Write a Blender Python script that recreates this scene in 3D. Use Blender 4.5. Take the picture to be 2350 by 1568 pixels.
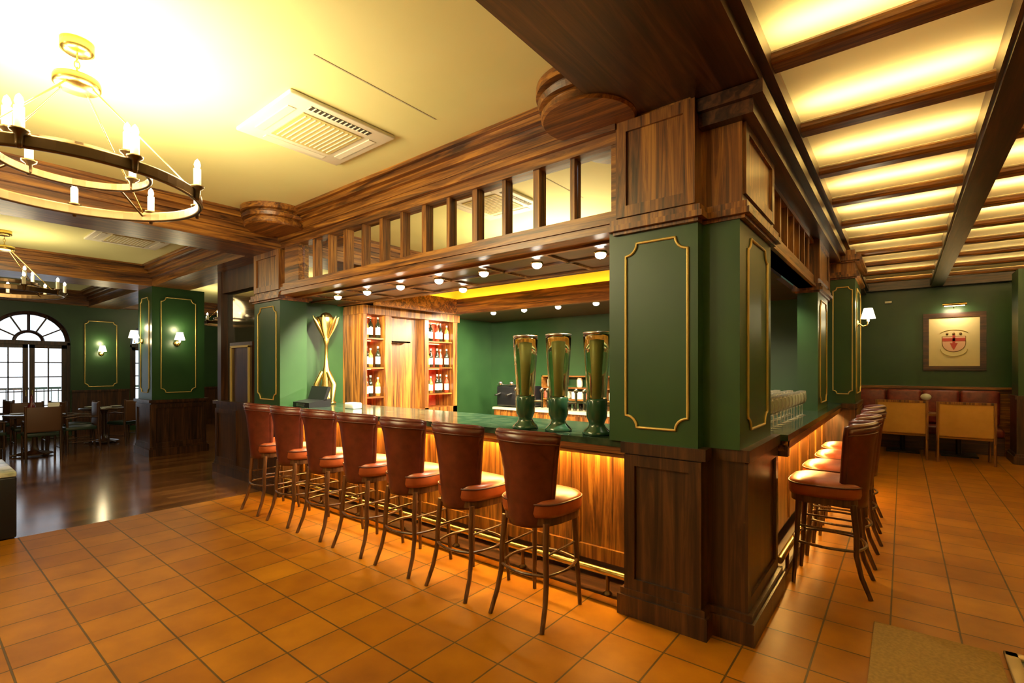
import bpy, bmesh, math, random
from mathutils import Vector, Matrix
random.seed(7)
PI = math.pi
for o in list(bpy.data.objects): bpy.data.objects.remove(o)
S = bpy.context.scene
COL = S.collection

# ------------------------------------------------------------------ camera, world, exposure
W_, H_, F_ = 2350, 1568, 1123.0
YAW = math.radians(38.6)
cd = bpy.data.cameras.new('camera'); cam = bpy.data.objects.new('camera', cd); COL.objects.link(cam)
cam.location = (0, 0, 1.6); cam.rotation_euler = (PI/2, 0, YAW)
cd.sensor_width = 36.0; cd.lens = 36.0*F_/W_
cd.shift_y = (845-784)/W_; cd.clip_start = .05
S.camera = cam
wd = bpy.data.worlds.new('world'); S.world = wd; wd.use_nodes = True
bg = wd.node_tree.nodes['Background']; bg.inputs[0].default_value = (.80, .88, 1, 1); bg.inputs[1].default_value = 2.2
S.view_settings.view_transform = 'Standard'; S.view_settings.look = 'None'
S.view_settings.exposure = 0.0; S.view_settings.gamma = 1; S.view_settings.use_curve_mapping = False
CANDLE_W = 19.0; FAR_W = 55.0; SPOT_W = 46.0; LED_Y = 175.0; COVE = 34.0; COFFER = 50.0
WARM = (1, .82, .48)

def lamp(name, kind, loc, watts, color, size=.03, rot=None, parent=None, **kw):
    l = bpy.data.lights.new(name, kind); l.energy = watts; l.color = color
    if kind in ('POINT', 'SPOT'): l.shadow_soft_size = size
    for k, v in kw.items(): setattr(l, k, v)
    o = bpy.data.objects.new(name, l); COL.objects.link(o); o.location = loc
    if rot: o.rotation_euler = rot
    if parent: o.parent = parent
    return o

# ------------------------------------------------------------------ materials
def mat(name, color, rough=.5, metal=0, emit=None, strength=0, spec=.5, trans=0, coat=0):
    m = bpy.data.materials.new(name); m.use_nodes = True
    b = m.node_tree.nodes['Principled BSDF']
    b.inputs['Base Color'].default_value = (*color, 1); b.inputs['Roughness'].default_value = rough
    b.inputs['Metallic'].default_value = metal; b.inputs['Specular IOR Level'].default_value = spec
    b.inputs['Transmission Weight'].default_value = trans; b.inputs['Coat Weight'].default_value = coat
    if emit: b.inputs['Emission Color'].default_value = (*emit, 1); b.inputs['Emission Strength'].default_value = strength
    return m
def nd(m, t): return m.node_tree.nodes.new(t)
def ramp(m, stops):
    r = nd(m, 'ShaderNodeValToRGB'); e = r.color_ramp.elements
    while len(e) < len(stops): e.new(.5)
    for q, (p, c) in zip(e, stops): q.position = p; q.color = (*c, 1)
    return r
def vary(m, c1, c2, scale=3, coord='Object', detail=3, bump=0, stretch=(1, 1, 1), lo=.35, hi=.65):
    L = m.node_tree.links.new; b = m.node_tree.nodes['Principled BSDF']
    tc = nd(m, 'ShaderNodeTexCoord'); mp = nd(m, 'ShaderNodeMapping'); mp.inputs['Scale'].default_value = stretch
    n = nd(m, 'ShaderNodeTexNoise'); n.inputs['Scale'].default_value = scale; n.inputs['Detail'].default_value = detail
    L(tc.outputs[coord], mp.inputs[0]); L(mp.outputs[0], n.inputs['Vector'])
    r = ramp(m, [(lo, c1), (hi, c2)]); L(n.outputs['Fac'], r.inputs[0]); L(r.outputs[0], b.inputs['Base Color'])
    if bump:
        bp = nd(m, 'ShaderNodeBump'); bp.inputs['Strength'].default_value = bump; bp.inputs['Distance'].default_value = .01
        L(n.outputs['Fac'], bp.inputs['Height']); L(bp.outputs[0], b.inputs['Normal'])
    return m
def wood(name, axis, dark, mid, light, rough=.38):
    m = mat(name, mid, rough, coat=.25); L = m.node_tree.links.new; b = m.node_tree.nodes['Principled BSDF']
    b.inputs['Coat Roughness'].default_value = .3
    tc = nd(m, 'ShaderNodeTexCoord'); mp = nd(m, 'ShaderNodeMapping')
    sc = [17, 17, 17]; sc['xyz'.index(axis)] = .9; mp.inputs['Scale'].default_value = sc
    n = nd(m, 'ShaderNodeTexNoise'); n.inputs['Scale'].default_value = 1.0; n.inputs['Detail'].default_value = 6
    n.inputs['Roughness'].default_value = .65; n.inputs['Distortion'].default_value = 1.1
    L(tc.outputs['Object'], mp.inputs[0]); L(mp.outputs[0], n.inputs['Vector'])
    r = ramp(m, [(.36, dark), (.5, mid), (.64, light)]); L(n.outputs['Fac'], r.inputs[0]); L(r.outputs[0], b.inputs['Base Color'])
    return m
WD, WM, WL = (.040, .012, .003), (.19, .066, .010), (.40, .17, .025)
WV = wood('walnut_upright', 'z', WD, WM, WL); WX = wood('walnut_lengthwise', 'x', WD, WM, WL); WY = wood('walnut_crosswise', 'y', WD, WM, WL)
DK = dict(dark=(.014, .005, .002), mid=(.045, .015, .005), light=(.10, .037, .011))
DV = wood('dark_stained_upright', 'z', **DK); DX = wood('dark_stained_lengthwise', 'x', **DK); DY = wood('dark_stained_crosswise', 'y', **DK)
LEGW = wood('stool_leg_wood', 'z', (.03, .01, .004), (.09, .033, .012), (.17, .07, .025), .3)
GREEN = vary(mat('green_paint', (.02, .1, .05), .38), (.017, .055, .015), (.024, .071, .020), 2)
GOLD = mat('gilt_moulding', (.62, .45, .13), .38, .35)
CEIL = vary(mat('cream_ceiling', (.80, .74, .50), .8), (.77, .74, .33), (.81, .78, .37), 1.2)
COFF = mat('cream_coffer_panel', (.86, .74, .36), .85)
MIRROR = mat('mirror_glass', (.86, .86, .82), .03, 1)
MARBLE = vary(mat('green_marble', (.02, .05, .03), .12, spec=.6), (.012, .03, .02), (.06, .09, .05), 9, lo=.4, hi=.75)
LEATHER = vary(mat('oxblood_leather', (.2, .03, .015), .33, spec=.6), (.075, .012, .006), (.12, .021, .010), 14, bump=.05)
SEATL = vary(mat('russet_leather', (.4, .09, .03), .33, spec=.6), (.26, .05, .012), (.33, .07, .018), 14, bump=.05)
PIPE = mat('dark_piping', (.08, .018, .01), .4)
BRASS = mat('polished_brass', (.66, .48, .15), .27, 1)
BRONZE = mat('dark_bronze', (.16, .10, .045), .3, .85)
STEEL = mat('brushed_steel', (.6, .6, .58), .25, 1)
BLACK = mat('black_plastic', (.008, .008, .009), .4, spec=.3)
WHITE = mat('white_ceramic', (.8, .8, .76), .3)
CREAMP = mat('cream_enamel', (.8, .76, .6), .5)
GLASS = mat('clear_glass', (.97, .98, .95), .02, trans=1)
BULB = mat('glowing_bulb', (1, .9, .7), .5, emit=(1, .86, .6), strength=16)
SPOTB = mat('glowing_spot_lens', (1, .95, .85), .5, emit=(1, .92, .74), strength=22)
SHADE = mat('glowing_lampshade', (1, .95, .85), .7, emit=(1, .88, .62), strength=3.2)
LEDW = mat('warm_light_strip', (1, .8, .4), .5, emit=(1, .74, .36), strength=COFFER)
LEDY = mat('yellow_light_strip', (1, .7, .2), .5, emit=(1, .60, .15), strength=LED_Y)
LEDC = mat('cove_light_strip', (1, .7, .1), .5, emit=(1, .58, .06), strength=COVE)
TAN = vary(mat('tan_upholstery', (.5, .28, .07), .8), (.44, .22, .035), (.50, .25, .045), 5)
MAT_ = vary(mat('tan_mat_fibre', (.36, .2, .06), .95), (.20, .115, .02), (.26, .15, .028), 60, bump=.3)
DGREENL = mat('dark_green_leather', (.012, .03, .02), .35)
REDB = vary(mat('red_shelf_lining', (.4, .05, .02), .6), (.30, .03, .012), (.5, .09, .03), 8)
BOOTHL = vary(mat('booth_red_leather', (.16, .02, .01), .4), (.12, .014, .01), (.2, .03, .018), 12)

def tile_mat():
    m = mat('terracotta_tiles', (.5, .2, .04), .45, spec=.22); L = m.node_tree.links.new; b = m.node_tree.nodes['Principled BSDF']
    g = nd(m, 'ShaderNodeNewGeometry'); mp = nd(m, 'ShaderNodeMapping'); mp.inputs['Location'].default_value = (3.69+.33*20, -.70+.33*20, 0)
    L(g.outputs['Position'], mp.inputs[0])
    br = nd(m, 'ShaderNodeTexBrick'); br.offset = 0; br.squash = 1
    for k, v in (('Scale', 1), ('Brick Width', .33), ('Row Height', .33), ('Mortar Size', .0055), ('Mortar Smooth', .25), ('Bias', 0)): br.inputs[k].default_value = v
    br.inputs['Color1'].default_value = (.245, .083, .002, 1); br.inputs['Color2'].default_value = (.315, .120, .003, 1); br.inputs['Mortar'].default_value = (.075, .04, .010, 1)
    L(mp.outputs[0], br.inputs['Vector'])
    n = nd(m, 'ShaderNodeTexNoise'); n.inputs['Scale'].default_value = 3.5; n.inputs['Detail'].default_value = 5; L(g.outputs['Position'], n.inputs['Vector'])
    r = ramp(m, [(.3, (.78, .74, .70)), (.7, (1.12, 1.15, 1.15))]); L(n.outputs['Fac'], r.inputs[0])
    mx = nd(m, 'ShaderNodeMix'); mx.data_type = 'RGBA'; mx.blend_type = 'MULTIPLY'; mx.inputs[0].default_value = 1
    L(br.outputs['Color'], mx.inputs[6]); L(r.outputs[0], mx.inputs[7]); L(mx.outputs[2], b.inputs['Base Color'])
    bp = nd(m, 'ShaderNodeBump'); bp.invert = True; bp.inputs['Strength'].default_value = .6; bp.inputs['Distance'].default_value = .004
    L(br.outputs['Fac'], bp.inputs['Height']); L(bp.outputs[0], b.inputs['Normal'])
    return m
def plank_mat():
    m = mat('dark_plank_floor', (.1, .04, .015), .16, spec=.6); L = m.node_tree.links.new; b = m.node_tree.nodes['Principled BSDF']
    g = nd(m, 'ShaderNodeNewGeometry'); mp = nd(m, 'ShaderNodeMapping'); mp.inputs['Rotation'].default_value = (0, 0, PI/2); mp.inputs['Location'].default_value = (30, 30, 0)
    L(g.outputs['Position'], mp.inputs[0])
    br = nd(m, 'ShaderNodeTexBrick'); br.offset = .5
    for k, v in (('Scale', 1), ('Brick Width', 1.3), ('Row Height', .13), ('Mortar Size', .003), ('Bias', 0)): br.inputs[k].default_value = v
    br.inputs['Color1'].default_value = (.08, .028, .009, 1); br.inputs['Color2'].default_value = (.20, .08, .022, 1); br.inputs['Mortar'].default_value = (.015, .007, .004, 1)
    L(mp.outputs[0], br.inputs['Vector']); L(br.outputs['Color'], b.inputs['Base Color'])
    return m
TILE, PLANK = tile_mat(), plank_mat()

# ------------------------------------------------------------------ mesh builder
class MB:
    def __init__(s): s.v = []; s.f = []; s.sm = []
    def add(s, vs, fs, smooth=False):
        n = len(s.v); s.v += [tuple(p) for p in vs]; s.f += [tuple(i+n for i in f) for f in fs]; s.sm += [smooth]*len(fs); return s
    def box(s, x0, x1, y0, y1, z0, z1):
        x0, x1 = min(x0, x1), max(x0, x1); y0, y1 = min(y0, y1), max(y0, y1); z0, z1 = min(z0, z1), max(z0, z1)
        return s.add([(x, y, z) for z in (z0, z1) for x, y in ((x0, y0), (x1, y0), (x1, y1), (x0, y1))],
                     [(0, 3, 2, 1), (4, 5, 6, 7), (0, 1, 5, 4), (1, 2, 6, 5), (2, 3, 7, 6), (3, 0, 4, 7)])
    def rbox(s, x0, x1, y0, y1, z0, z1, r=.01, seg=3):      # box with rounded edges
        bm = bmesh.new(); bmesh.ops.create_cube(bm, size=1)
        for v in bm.verts: v.co = Vector(((x0+x1)/2+v.co.x*abs(x1-x0), (y0+y1)/2+v.co.y*abs(y1-y0), (z0+z1)/2+v.co.z*abs(z1-z0)))
        bmesh.ops.bevel(bm, geom=bm.edges[:], offset=r, segments=seg, affect='EDGES', profile=.5)
        bm.verts.index_update(); s.add([v.co[:] for v in bm.verts], [[v.index for v in f.verts] for f in bm.faces], True); bm.free(); return s
    def lathe(s, prof, c=(0, 0, 0), n=24, a0=0, a1=2*PI, M=None):
        full = abs(a1-a0-2*PI) < 1e-6; k = n if full else n+1; vs = []; fs = []
        for r, z in prof:
            for i in range(k):
                a = a0+(a1-a0)*i/n; p = Vector((r*math.cos(a), r*math.sin(a), z))
                if M: p = M @ p
                vs.append((c[0]+p.x, c[1]+p.y, c[2]+p.z))
        for j in range(len(prof)-1):
            for i in range(n):
                a, b = j*k+i, j*k+(i+1) % k; fs.append((a, b, b+k, a+k))
        s.add(vs, fs, True)
        if full:
            for j, rev in ((0, True), (len(prof)-1, False)):
                if prof[j][0] > 1e-5:
                    f = list(range(k)); base = [vs[j*k+i] for i in f]; s.add(base, [tuple(reversed(f)) if rev else tuple(f)])
        return s
    def tube(s, pts, r, n=8, closed=False, cap=True, flat=None):
        P = [Vector(p) for p in pts]; N = len(P); vs = []; fs = []; up = None
        for i, p in enumerate(P):
            a = P[i-1] if (i or closed) else p; b = P[(i+1) % N] if (i < N-1 or closed) else p
            t = (b-a).normalized()
            if up is None: up = t.orthogonal().normalized() if abs(t.z) > .9 else Vector((0, 0, 1))
            u = (up - t*up.dot(t)); u = u.normalized() if u.length > 1e-4 else t.orthogonal().normalized(); up = u; w = t.cross(u)
            rr = r[i] if isinstance(r, (list, tuple)) else r
            for k in range(n):
                q = 2*PI*(k+.5)/n
                if flat: hu, hw = flat; c_, s_ = math.cos(q), math.sin(q); d = u*(hu if c_ > 0 else -hu)+w*(hw if s_ > 0 else -hw)
                else: d = u*math.cos(q)*rr+w*math.sin(q)*rr
                vs.append(tuple(p+d))
        M = N if closed else N-1
        for i in range(M):
            for k in range(n):
                a, b = i*n+k, i*n+(k+1) % n; c, d = ((i+1) % N)*n+(k+1) % n, ((i+1) % N)*n+k; fs.append((a, b, c, d))
        s.add(vs, fs, n > 4)
        if cap and not closed:
            s.add(vs[:n], [tuple(reversed(range(n)))]); s.add(vs[-n:], [tuple(range(n))])
        return s
    def cyl(s, a, b, r, n=16): return s.tube([a, b], r, n)
    def sphere(s, c, r, n=16, sz=1):
        return s.lathe([(max(r*math.sin(PI*j/n), 0), -r*sz*math.cos(PI*j/n)) for j in range(n+1)], c, n)
    def prism(s, poly, axis, a, b):       # poly in the two other axes, extruded along axis
        n = len(poly); vs = []
        for t in (a, b):
            for p, q in poly: vs.append({'x': (t, p, q), 'y': (p, t, q), 'z': (p, q, t)}[axis])
        return s.add(vs, [tuple(range(n)), tuple(reversed(range(n, 2*n)))]+[(i, i+n, (i+1) % n+n, (i+1) % n) for i in range(n)])
    def build(s, name, m, parent=None):
        me = bpy.data.meshes.new(name); off = Vector((0, 0, 0))
        if parent is not None:
            r = parent
            while r.parent: r = r.parent
            off = r.location.copy() if not r.get('_local') else Vector((0, 0, 0))
        else:
            xs, ys, zs = zip(*s.v); off = Vector(((min(xs)+max(xs))/2, (min(ys)+max(ys))/2, min(zs)))
        me.from_pydata([tuple(Vector(p)-off) for p in s.v], [], s.f); me.materials.append(m)
        me.polygons.foreach_set('use_smooth', s.sm); me.validate(); me.update()
        bm = bmesh.new(); bm.from_mesh(me); bmesh.ops.recalc_face_normals(bm, faces=bm.faces); bm.to_mesh(me); bm.free()
        o = bpy.data.objects.new(name, me); COL.objects.link(o)
        if parent is not None: o.parent = parent
        else: o.location = off
        return o
def tag(o, label=None, cat=None, group=None, kind=None):
    if label: o['label'] = label
    if cat: o['category'] = cat
    if group: o['group'] = group
    if kind: o['kind'] = kind
    return o
def thing(name, label, cat, loc=(0, 0, 0), group=None, kind=None):
    o = bpy.data.objects.new(name, None); COL.objects.link(o); o.location = loc; o.empty_display_size = .1
    return tag(o, label, cat, group, kind)
def copy_tree(o, parent=None):
    c = o.copy(); COL.objects.link(c)
    if parent is not None: c.parent = parent
    for ch in list(o.children): copy_tree(ch, c)
    return c
def struct(name, mb, m, parent=None, label=None):
    o = mb.build(name, m, parent)
    if parent is None: o['kind'] = 'structure'
    if label: o['label'] = label
    return o

# ------------------------------------------------------------------ shell
ZC = 3.42
struct('floor', MB().box(-6.52, 3.2, -4, 13.2, -.1, 0), TILE, label='terracotta square tile floor')
struct('floor', MB().box(-15.6, -6.52, -4, 8.2, -.1, 0), PLANK, label='glossy dark wooden plank floor')
c0 = struct('ceiling', MB().box(-15.6, -1.0, -4, 3.0, ZC, ZC+.1), CEIL, label='cream plaster ceiling over the tiled room')
struct('ceiling', MB().box(-15.6, -6.35, 3.0, 8.2, ZC, ZC+.1), CEIL, label='cream plaster ceiling behind the far columns')
struct('ceiling', MB().box(-.8, 3.2, -4, 13.2, 3.515, 3.66), COFF, label='cream coffered ceiling over the side aisle')
struct('wall_front', MB().box(-15.6, 3.2, -4.2, -4, -.1, 3.7), vary(mat('warm_wall_paint', (.4, .3, .14), .6), (.34, .26, .12), (.42, .32, .15), 2))
struct('wall_right', MB().box(3.2, 3.4, -4.2, 13.4, -.1, 3.7), GREEN)
struct('wall_back', MB().box(-1.0, 3.2, 13.2, 13.4, -.1, 3.7), GREEN)
struct('wall_back', MB().box(-15.6, -6.35, 8.2, 8.4, -.1, 3.7), GREEN)
struct('wall_bar', MB().box(-6.35, -.95, 7.3, 7.45, 0, 3.3), GREEN)
struct('wall_bar', MB().box(-6.5, -6.35, 3.25, 8.2, 0, 3.4), GREEN)
struct('wall_aisle', MB().box(-1.0, -.85, 9.2, 13.2, 0, 3.56), GREEN)
# window wall with two arched openings
WX0, WX1 = -15.75, -15.5
def arch_wall():
    m = MB(); cs = (1.85, 4.4); R = .70; zs = 2.2; top = 3.7; zb = .12
    edges = [-4.2]+[e for c in cs for e in (c-R, c+R)]+[8.4]
    for i in range(0, len(edges), 2): m.box(WX0, WX1, edges[i], edges[i+1], -.1, top)
    for c in cs:
        m.box(WX0, WX1, c-R, c+R, -.1, zb); N = 24
        pts = [(c-R*math.cos(PI*i/N), zs+R*math.sin(PI*i/N)) for i in range(N+1)]
        for i in range(N):
            (y0, z0), (y1, z1) = pts[i], pts[i+1]
            m.prism([(y0, z0), (y1, z1), (y1, top), (y0, top)], 'x', WX0, WX1)
    return m
struct('wall_left', arch_wall(), GREEN)
def arch_window(name, c):
    R = .70; zs = 2.2; zb = .12; fr = MB(); x0, x1 = -15.70, -15.56; t = .045
    arc = lambda r: [(-15.63, c-r*math.cos(PI*i/24), zs+r*math.sin(PI*i/24)) for i in range(25)]
    fr.tube(arc(R-.02), 0, 4, flat=(.03, .05)); fr.tube(arc(.24), 0, 4, flat=(.018, .03))
    for a in (36, 72, 108, 144) if False else (30, 62, 90, 118, 150):
        q = math.radians(a); fr.tube([(-15.63, c-.24*math.cos(q), zs+.24*math.sin(q)), (-15.63, c-R*math.cos(q), zs+R*math.sin(q))], 0, 4, flat=(.015, .025))
    fr.box(x0, x1, c-R, c+R, zs-.06, zs+.03)
    fr.box(x0, x1, c-R, c-R+.05, zb, zs); fr.box(x0, x1, c+R-.05, c+R, zb, zs); fr.box(x0, x1, c-R, c+R, zb, zb+.05)
    w = struct(name, fr, DV)
    for sgn in (-1, 1):
        a, b = (c-R+.05, c-.01) if sgn < 0 else (c+.01, c+R-.05); d = MB()
        d.box(-15.66, -15.60, a, a+.09, zb+.05, zs-.06); d.box(-15.66, -15.60, b-.09, b, zb+.05, zs-.06)
        d.box(-15.66, -15.60, a, b, zb+.05, zb+.28); d.box(-15.66, -15.60, a, b, zs-.14, zs-.06)
        mid = (a+b)/2; d.box(-15.65, -15.61, mid-.012, mid+.012, zb+.2, zs-.1)
        for k in range(1, 5): z = zb+.28+k*(zs-.14-zb-.28)/5; d.box(-15.65, -15.61, a+.05, b-.05, z-.012, z+.012)
        leaf = d.build('door_leaf', DV, w); leaf['label'] = 'glazed wooden door leaf with small panes'
        leaf.location = -w.location if False else leaf.location
        MB().box(-15.632, -15.628, a+.05, b-.05, zb+.25, zs-.1).build('pane', GLASS, leaf)
    poly = [(c-(R-.03)*math.cos(PI*i/24), zs+(R-.03)*math.sin(PI*i/24)) for i in range(25)]
    MB().prism(poly, 'x', -15.634, -15.628).build('fanlight_pane', GLASS, w)
    h = MB()
    for s_ in (-.05, .05): h.cyl((-15.60, c+s_, 1.0), (-15.55, c+s_, 1.0), .01, 8); h.cyl((-15.55, c+s_, .96), (-15.55, c+s_, 1.1), .01, 8)
    h.build('handle', BRASS, w)
arch_window('window_1', 1.85); arch_window('window_2', 4.4)
# outside: a pale terrace with a railing
struct('floor', MB().box(-22, -15.76, -4, 9, -.12, -.02), mat('terrace_stone', (.5, .5, .5), .8), label='pale outdoor terrace beyond the arched windows')
rl = thing('railing', 'grey metal terrace railing outside the arched windows', 'railing', (-19, 3, 0))
m = MB(); m.box(-19.03, -18.97, -3, 8, 1.0, 1.06); m.box(-19.03, -18.97, -3, 8, .08, .12); m.build('rail', STEEL, rl)
m = MB()
for k in range(74): m.box(-19.01, -18.99, -3+k*.15, -2.98+k*.15, .1, 1.0)
tag(m.build('baluster', STEEL, rl), kind='stuff')

# ------------------------------------------------------------------ ceiling beams and cornices
nt = [0]
def trim(mb, m, label, kids=()):
    nt[0] += 1; o = struct('trim_%d' % nt[0], mb, m, label=label); return o
def cornice_x(mb, x0, x1, y, d, zt=ZC):     # stepped cornice along x, at wall plane y, projecting to -d*y
    for off, za, zb in ((.05, .20, .13), (.09, .13, .08), (.15, .08, .03), (.19, .03, 0)): mb.box(x0, x1, y, y-d*off, zt-za, zt-zb)
def cornice_y(mb, y0, y1, x, d, zt=ZC):
    for off, za, zb in ((.05, .20, .13), (.09, .13, .08), (.15, .08, .03), (.19, .03, 0)): mb.box(x, x+d*off, y0, y1, zt-za, zt-zb)
m = MB().box(-1.47, -.98, -4, 3.95, 3.22, ZC); trim(m, DY, 'broad dark wooden ceiling beam running to the corner column')
m = MB().box(-.98, -.62, -4, 9.2, 3.2, 3.56); m.box(-.62, -.57, -4, 13.2, 3.26, 3.36); m.box(-.62, -.59, -4, 13.2, 3.36, 3.42)
m.box(-.955, -.60, 2.955, 9.2, 3.12, 3.195); m.box(-.955, -.655, 2.99, 9.2, 3.04, 3.12)
m.box(-.90, -.62, 9.2, 13.2, 3.2, 3.56)
trim(m, DY, 'dark moulded bulkhead above the side counter')
m = MB().box(-6.78, -6.10, -4, 3.0, 3.08, ZC); cornice_y(m, -4, 2.9, -6.10, 1); cornice_y(m, -4, 2.9, -6.78, -1)
trim(m, WY, 'wooden ceiling beam running to the far bar column')
m = MB().box(-11.4, -10.6, -4, 3.0, 3.08, ZC); cornice_y(m, -4, 2.8, -10.6, 1); cornice_y(m, -4, 2.8, -11.4, -1)
trim(m, WY, 'wooden ceiling beam over the far green column')
m = MB().box(-15.5, -6.78, 2.85, 3.45, 3.08, ZC); cornice_x(m, -15.5, -11.4, 2.85, 1); cornice_x(m, -10.6, -6.78, 2.85, 1)
trim(m, WX, 'wooden ceiling beam across the dining room in line with the bar')
m = MB().box(-15.5, -15.3, -4, 8.2, 3.1, ZC); cornice_y(m, -4, 8.2, -15.3, 1); trim(m, WY, 'wooden cornice above the arched windows')
m = MB().box(-15.5, -6.4, 5.6, 6.2, 3.1, ZC); trim(m, WX, 'wooden ceiling beam far behind the bar')
trim(MB().box(-2.675, -2.665, 1.5, 2.45, ZC-.003, ZC+.002), mat('ceiling_joint', (.5, .46, .3), .9), 'thin joint of the access panel in the plaster ceiling')
# coffer beams over the aisle
nb = 0
for k in range(-2, 12):
    y = 1.04+k*1.0
    if y > 12.9: continue
    for x0, x1 in ((-.60, .45), (.63, 3.2)):
        m = MB(); w = .10
        pr = [(y, 3.29), (y-.016, 3.295), (y-.026, 3.315), (y-.028, 3.33), (y-.026, 3.345), (y-.016, 3.36), (y, 3.37), (y+w, 3.37), (y+w, 3.29)]
        m.prism(pr, 'x', x0, x1)
        b = trim(m, WX, 'wooden coffer cross beam')
        MB().box(x0+.03, x1-.03, y+.055, y+.095, 3.371, 3.376).build('light_strip', LEDW, b)
m = MB().box(.45, .63, -4, 13.2, 3.25, 3.56); m.box(.43, .65, -4, 13.2, 3.28, 3.38); trim(m, DY, 'dark lengthwise beam of the coffered ceiling')
m = MB().box(-.85, 3.2, 13.05, 13.2, 3.25, 3.56); trim(m, DX, 'dark cornice at the end wall of the aisle')

# round bosses where the cornice wraps the columns
def boss(x, y, r, label):
    m = MB().lathe([(0, 3.20), (r*.86, 3.20), (r*.90, 3.215), (r*.90, 3.25), (r*.83, 3.26), (r*.83, 3.275), (r*.94, 3.285), (r*.97, 3.32), (r*.88, 3.335), (r*.88, 3.35), (r, 3.36), (r, ZC-.002), (0, ZC-.002)], (x, y, 0), 72); m.sm = [False]*len(m.sm)
    return tag(m.build('column_boss', WX), label, 'moulding', 'round bosses above the bar columns')
boss(-1.60, 2.80, .34, 'round turned wooden boss under the broad dark ceiling beam')
boss(-5.68, 2.72, .36, 'round turned wooden boss above the far bar column')

# ------------------------------------------------------------------ columns
def notched(w, h, r=.07, st=.018):
    P = []; hw, hh = w/2, h/2
    for sx, sz in ((1, -1), (1, 1), (-1, 1), (-1, -1)):
        cx, cz = sx*hw, sz*hh; seq = []
        for i in range(7):
            a = PI/2*i/6; seq.append((cx-sx*(st*.0+r*math.cos(a)), cz-sz*(r*math.sin(a))))
        seq = [(cx-sx*(r+st), cz)]+[(p[0]-sx*st*0, p[1]) for p in seq]+[(cx, cz-sz*(r+st))]
        if (sx, sz) in ((1, 1), (-1, -1)): seq = seq[::-1]
        P += seq
    return P
def gilt(parent, c, w, z0, z1, face, name='gilt_panel_moulding'):
    pts = notched(w, z1-z0, min(.075, w*.2)); zc = (z0+z1)/2; P = []
    for u, v in pts: P.append((c[0]+u, c[1], zc+v) if face == '-y' else (c[0], c[1]+u, zc+v))
    MB().tube(P, .0085, 6, closed=True).build(name, GOLD, parent)
def wainscot(mb, x0, x1, y0, y1, z0, z1, face):  # frame of stiles on a face
    s = .07; t = .018
    def bar(a0, a1, za, zb):
        if face == '-y': mb.box(a0, a1, y0-t, y0, za, zb)
        else: mb.box(x1, x1+t, a0, a1, za, zb)
    a0, a1 = (x0, x1) if face == '-y' else (y0, y1)
    bar(a0, a0+s, z0, z1); bar(a1-s, a1, z0, z1); bar(a0+s, a1-s, z0, z0+s); bar(a0+s, a1-s, z1-s, z1)
def skirt(mb, x0, x1, y0, y1, zt=.17, o=.04):
    mb.box(x0-o, x1+o, y0-o, y1+o, 0, zt-.04); mb.box(x0-o*.6, x1+o*.6, y0-o*.6, y1+o*.6, zt-.04, zt)
def cap_ring(mb, x0, x1, y0, y1, z):
    mb.box(x0-.05, x1+.05, y0-.05, y1+.05, z, z+.035); mb.box(x0-.035, x1+.035, y0-.035, y1+.035, z+.035, z+.075)
    mb.box(x0-.02, x1+.02, y0-.02, y1+.02, z-.02, z)

# corner column of the bar
c1 = thing('column', 'green square corner column of the bar with gilt panels and dark wood base', 'column', (-1.1, 3.4, 0))
m = MB().box(-1.53, -.95, 2.96, 3.05, 1.12, 2.5); m.box(-1.50, -.74, 3.05, 3.9, 1.12, 2.5); m.build('shaft', GREEN, c1)
gilt(c1, (-1.21, 2.955, 0), .40, 1.22, 2.40, '-y'); gilt(c1, (-.735, 3.49, 0), .54, 1.22, 2.40, '+x')
m = MB(); m.box(-1.42, -.93, 2.97, 3.08, 0, 1.08); m.box(-1.42, -.72, 3.08, 3.95, 0, 1.08)
wainscot(m, -1.42, -.93, 2.97, 3, .17, 1.04, '-y'); wainscot(m, -.93, -.72, 3.08, 3.95, .17, 1.04, '+x')
skirt(m, -1.42, -.93, 2.97, 3.1); skirt(m, -1.40, -.70, 3.08, 3.95)
m.box(-1.44, -.90, 2.94, 3.1, 1.05, 1.12); m.box(-1.44, -.69, 3.06, 3.97, 1.05, 1.12)
m.build('base', DV, c1)
m = MB(); m.box(-1.47, -.96, 2.95, 3.06, 2.55, 3.22); m.box(-1.47, -.73, 3.06, 3.9, 2.55, 3.22)
wainscot(m, -1.47, -.96, 2.95, 3, 2.58, 3.2, '-y'); wainscot(m, -.96, -.73, 3.08, 3.88, 2.62, 3.06, '+x')
cap_ring(m, -1.47, -.96, 2.95, 3.06, 2.49); cap_ring(m, -1.47, -.73, 3.06, 3.9, 2.49)
m.build('capital', WV, c1)
# far bar column
c2 = thing('column', 'green square column at the far end of the bar front', 'column', (-6.4, 3.2, 0))
MB().box(-6.74, -6.04, 2.95, 3.3, 1.12, 2.5).build('shaft', GREEN, c2); gilt(c2, (-6.38, 2.945, 0), .50, 1.2, 2.38, '-y')
m = MB().box(-6.72, -6.06, 2.97, 3.3, 0, 1.12); wainscot(m, -6.72, -6.06, 2.97, 3, .17, 1.04, '-y'); skirt(m, -6.72, -6.06, 2.97, 3.3); m.build('base', DV, c2)
m = MB().box(-6.72, -6.04, 2.95, 3.3, 2.53, 3.08); wainscot(m, -6.72, -6.04, 2.95, 3, 2.58, 3.08, '-y'); cap_ring(m, -6.74, -6.04, 2.95, 3.3, 2.47); m.build('capital', WV, c2)
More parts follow.
